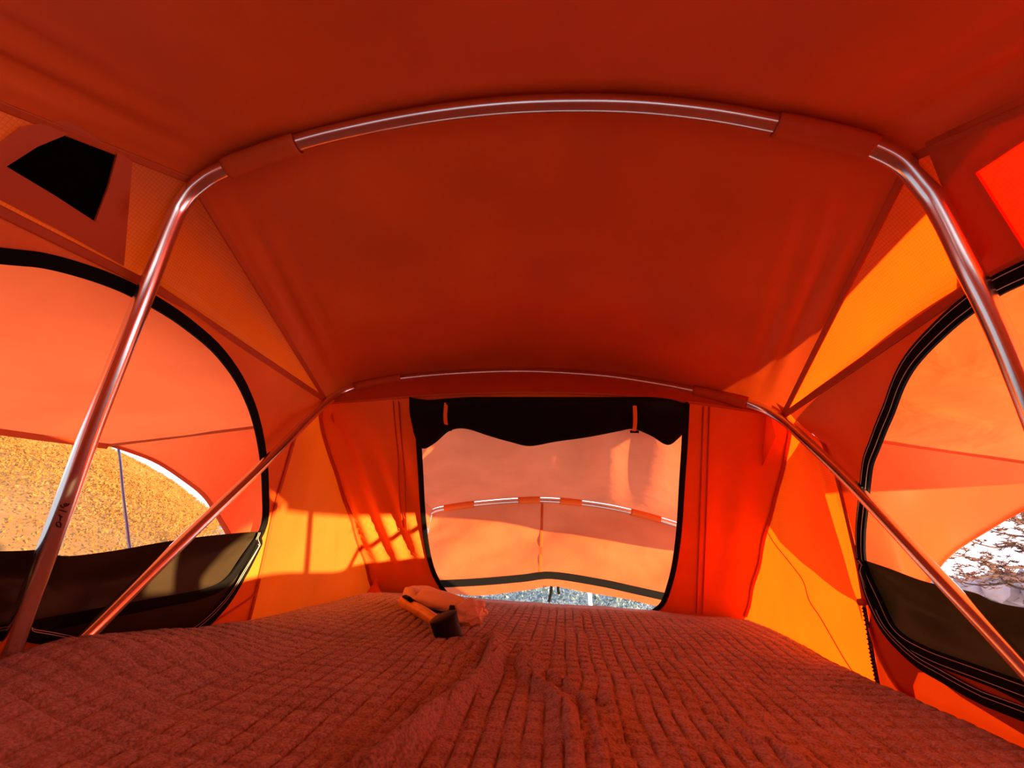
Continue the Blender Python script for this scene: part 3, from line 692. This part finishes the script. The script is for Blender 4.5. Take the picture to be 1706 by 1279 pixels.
# ------------------------------------------------------------------ outdoors
GZ = -1.9
def leafy(name, c0, c1, sc, tr=.3):
    m, t = new_mat(name); L = t.links.new
    d = N(t, 'ShaderNodeBsdfDiffuse'); x = N(t, 'ShaderNodeBsdfTranslucent'); mx = N(t, 'ShaderNodeMixShader'); mx.inputs[0].default_value = tr; o = N(t, 'ShaderNodeOutputMaterial')
    L(d.outputs[0], mx.inputs[1]); L(x.outputs[0], mx.inputs[2]); L(mx.outputs[0], o.inputs[0])
    tc = N(t, 'ShaderNodeTexCoord'); n = N(t, 'ShaderNodeTexNoise'); n.inputs['Scale'].default_value = sc; n.inputs['Detail'].default_value = 5; n.inputs['Roughness'].default_value = .75
    L(tc.outputs['Object'], n.inputs['Vector']); r = N(t, 'ShaderNodeValToRGB'); L(n.outputs[0], r.inputs[0])
    r.color_ramp.elements[0].position = .36; r.color_ramp.elements[0].color = (*c0, 1); r.color_ramp.elements[1].position = .62; r.color_ramp.elements[1].color = (*c1, 1)
    for k in (d, x): L(r.outputs[0], k.inputs['Color'])
    return m
M['ground'] = leafy('dry_ground', (.26, .26, .25), (.42, .42, .42), .8, 0)
M['hill'] = leafy('autumn_hill', (.22, .11, .04), (.30, .15, .06), .25, 0)
M['crown'] = leafy('autumn_crowns', (.24, .115, .022), (.36, .17, .055), .35, .35)
M['shrub'] = leafy('pale_shrub_leaves', (.06, .09, .10), (.24, .31, .32), 2.2, .3)  # blue cast of sky-lit shade is put into the leaf colour
M['woods'] = leafy('hazy_woods', (.26, .19, .20), (.40, .30, .33), .2, 0)  # distance haze is put into this pinkish colour
M['needle'] = leafy('pine_needles', (.16, .06, .05), (.26, .14, .09), 2.0, .3)
M['bark'] = plain('pine_bark', (.10, .05, .045), .9, bump=.5, bscale=30)
M['pale'] = plain('pale_bark', (.85, .82, .80), .7, bump=.3, bscale=20)
g = mesh('ground', *grid(40, 40, lambda u, v: (lambda x, y: V((x, y, GZ-.45*max(0, x-5)-(.0 if x > 5 else 0))))(-300+340*u**.5, -300+600*v)), M['ground']); tag(g, 'open pale ground around the tent', kind='structure')
def dirpx(px, py, r):
    d = ray(px, py); return CAM+d*(r/math.hypot(d.x, d.y))
RIDGE = [(-900, 560), (-400, 650), (-150, 690), (0, 702), (100, 716), (168, 737), (205, 752), (240, 768), (280, 793), (310, 815), (345, 842), (390, 862), (470, 868), (560, 872)]
rsp = spline([V((x, y, 0)) for x, y in RIDGE], 6)
def hill(u, v):
    q = rs(rsp, u); top = dirpx(q.x, q.y, 110); d = V((top.x-CAM.x, top.y-CAM.y, 0)).normalized()
    r = 22+88*v if v <= 1 else 110+60*(v-1); k = min(1, v)
    z = GZ-.5+(top.z-GZ-1.2)*(k**.75)+ .8*nz(d.x*r, d.y*r, 0, .12)*k
    return V((CAM.x+d.x*r, CAM.y+d.y*r, z))
hl = mesh('hillside', *grid(110, 40, hill), M['hill']); tag(hl, 'golden hillside rising beyond the side window', kind='structure')
def blob_mesh(name, spots, mat, sub=1, sq=.85):
    bm = bmesh.new(); bmesh.ops.create_icosphere(bm, subdivisions=sub, radius=1); bv = [v.co.copy() for v in bm.verts]; bf = [tuple(v.index for v in f.verts) for f in bm.faces]; bm.free()
    vs, fs = [], []
    for p, r in spots:
        k = len(vs); sd = random.random()*50
        for v in bv: vs.append(p+V((v.x, v.y, v.z*sq))*r*(1+.7*nz(v.x, v.y, v.z, 1.7, sd)))
        fs += [tuple(i+k for i in f) for f in bf]
    return mesh(name, vs, fs, mat, smooth=True)
vs, fs = [], []
for i in range(110000):
    u = random.random(); v = random.random()**.7; p = hill(u, v)+V((0, 0, (.1+1.3*random.random()**1.5)*(.3+.8*v)))
    a = V((random.gauss(0, 1), random.gauss(0, 1), random.gauss(0, .6))).normalized(); b = a.orthogonal().normalized(); ln = random.uniform(.08, .26)*(.3+.9*v); k = len(vs)
    vs += [p-a*ln, p+b*ln*.5, p+a*ln, p-b*ln*.5]; fs.append((k, k+1, k+2, k+3))
ht = mesh('hill_trees', vs, fs, M['crown'], smooth=False); tag(ht, 'golden autumn trees covering the hillside', 'trees', kind='stuff')
sp = []
for i in range(1500):
    px = random.uniform(1450, 2600); r_ = random.uniform(70, 130); d = dirpx(px, random.uniform(968, 1060), r_); sp.append((V((d.x, d.y, d.z)), random.uniform(.5, 1.5)))
wo_ = blob_mesh('distant_woods', sp, M['woods']); tag(wo_, 'hazy pinkish woods far beyond the pine tree', 'trees', kind='stuff')
# shrubs and undergrowth below the porch
vs, fs = [], []
for i in range(16000):
    px = random.uniform(560, 1300); r_ = 5+17*random.random()**.7; d = dirpx(px, 1000, r_); hmax = .35+.75*max(0, .5+nz(d.x, d.y, 0, .45, 3)); z = GZ+hmax*random.random()**.7
    a = V((random.gauss(0, 1), random.gauss(0, 1), random.gauss(0, 1))).normalized(); b = a.orthogonal().normalized(); ln = random.uniform(.03, .075)*(.7+r_*.04); p = V((d.x, d.y, z)); k = len(vs)
    vs += [p-a*ln, p+b*ln*.4, p+a*ln, p-b*ln*.4]; fs.append((k, k+1, k+2, k+3))
sh = mesh('shrubs', vs, fs, M['shrub'], smooth=False); tag(sh, 'pale blue-green undergrowth seen below the porch awning', 'shrubs', kind='stuff')
b0 = dirpx(983, 1010, 7.5)
bt = empty('slender_tree', (b0.x, b0.y, GZ)); tag(bt, 'slender pale tree trunk standing in the undergrowth below the porch', 'tree')
tube('trunk', spline([V((b0.x, b0.y, GZ)), V((b0.x+.02, b0.y, -1.2)), V((b0.x-.02, b0.y, -.3)), V((b0.x+.05, b0.y, .8)), V((b0.x, b0.y, 1.8))], 5), lambda t: .042*(1-.6*t), M['pale'], bt, 10)
for k in range(5):
    z = .6+.25*k; a = k*2.4; tube('branch', spline([V((b0.x+.02, b0.y, z)), V((b0.x+.3*math.cos(a), b0.y+.3*math.sin(a), z+.25)), V((b0.x+.6*math.cos(a), b0.y+.6*math.sin(a), z+.6))], 4), lambda t: .014*(1-.7*t), M['pale'], bt, 6)
# pine tree by the other window
PD = 9.0
t0 = dirpx(1752, 960, PD)
pt = empty('pine_tree', (t0.x, t0.y, GZ)); tag(pt, 'pine tree with spreading reddish branches against pale sky', 'tree')
tube('trunk', spline([V((t0.x, t0.y, GZ)), V((t0.x+.05, t0.y, -.6)), V((t0.x-.04, t0.y, .6)), V((t0.x+.02, t0.y, 1.8)), V((t0.x, t0.y, 3.2))], 6), lambda t: .13*(1-.75*t), M['bark'], pt, 12)
brs = [[(1752, 925), (1720, 925), (1692, 908), (1660, 912), (1628, 905), (1612, 898)], [(1752, 900), (1722, 895), (1700, 893), (1668, 888), (1640, 880)], [(1752, 960), (1715, 946), (1672, 944), (1630, 932), (1600, 926), (1582, 924)],
       [(1752, 985), (1700, 980), (1674, 968), (1655, 950), (1642, 940)], [(1752, 960), (1705, 957), (1665, 957), (1625, 962), (1590, 956)], [(1752, 975), (1700, 968), (1650, 974), (1612, 972), (1592, 962)], [(1752, 880), (1716, 872), (1690, 868), (1676, 862)],
       [(1752, 900), (1800, 890), (1850, 893)], [(1752, 935), (1800, 930), (1860, 922)], [(1752, 860), (1735, 840), (1700, 826)], [(1752, 850), (1790, 830), (1830, 826)]]
nv, nf = [], []
for bi, b in enumerate(brs):
    pts = spline([dirpx(x, y, PD+.18*j*(1 if bi % 2 else -1)) for j, (x, y) in enumerate(b)], 5); tube('branch', pts, lambda t: .022*(1-.8*t), M['bark'], pt, 7)
    for q in range(44):
        t = .25+.75*random.random(); c = rs(pts, t)+V((random.gauss(0, .07), random.gauss(0, .07), random.gauss(.02, .035)))
        if random.random() < .4: c += V((0, 0, .08))
        for w in range(14):
            a = V((random.gauss(0, 1), random.gauss(0, 1), random.gauss(.35, .6))).normalized(); o_ = a.orthogonal().normalized()*.006; ln = random.uniform(.05, .11); k = len(nv)
            nv += [c-o_, c+o_, c+a*ln]; nf.append((k, k+1, k+2))
nd = mesh('needles', nv, nf, M['needle'], pt, smooth=False); nd['kind'] = 'stuff'
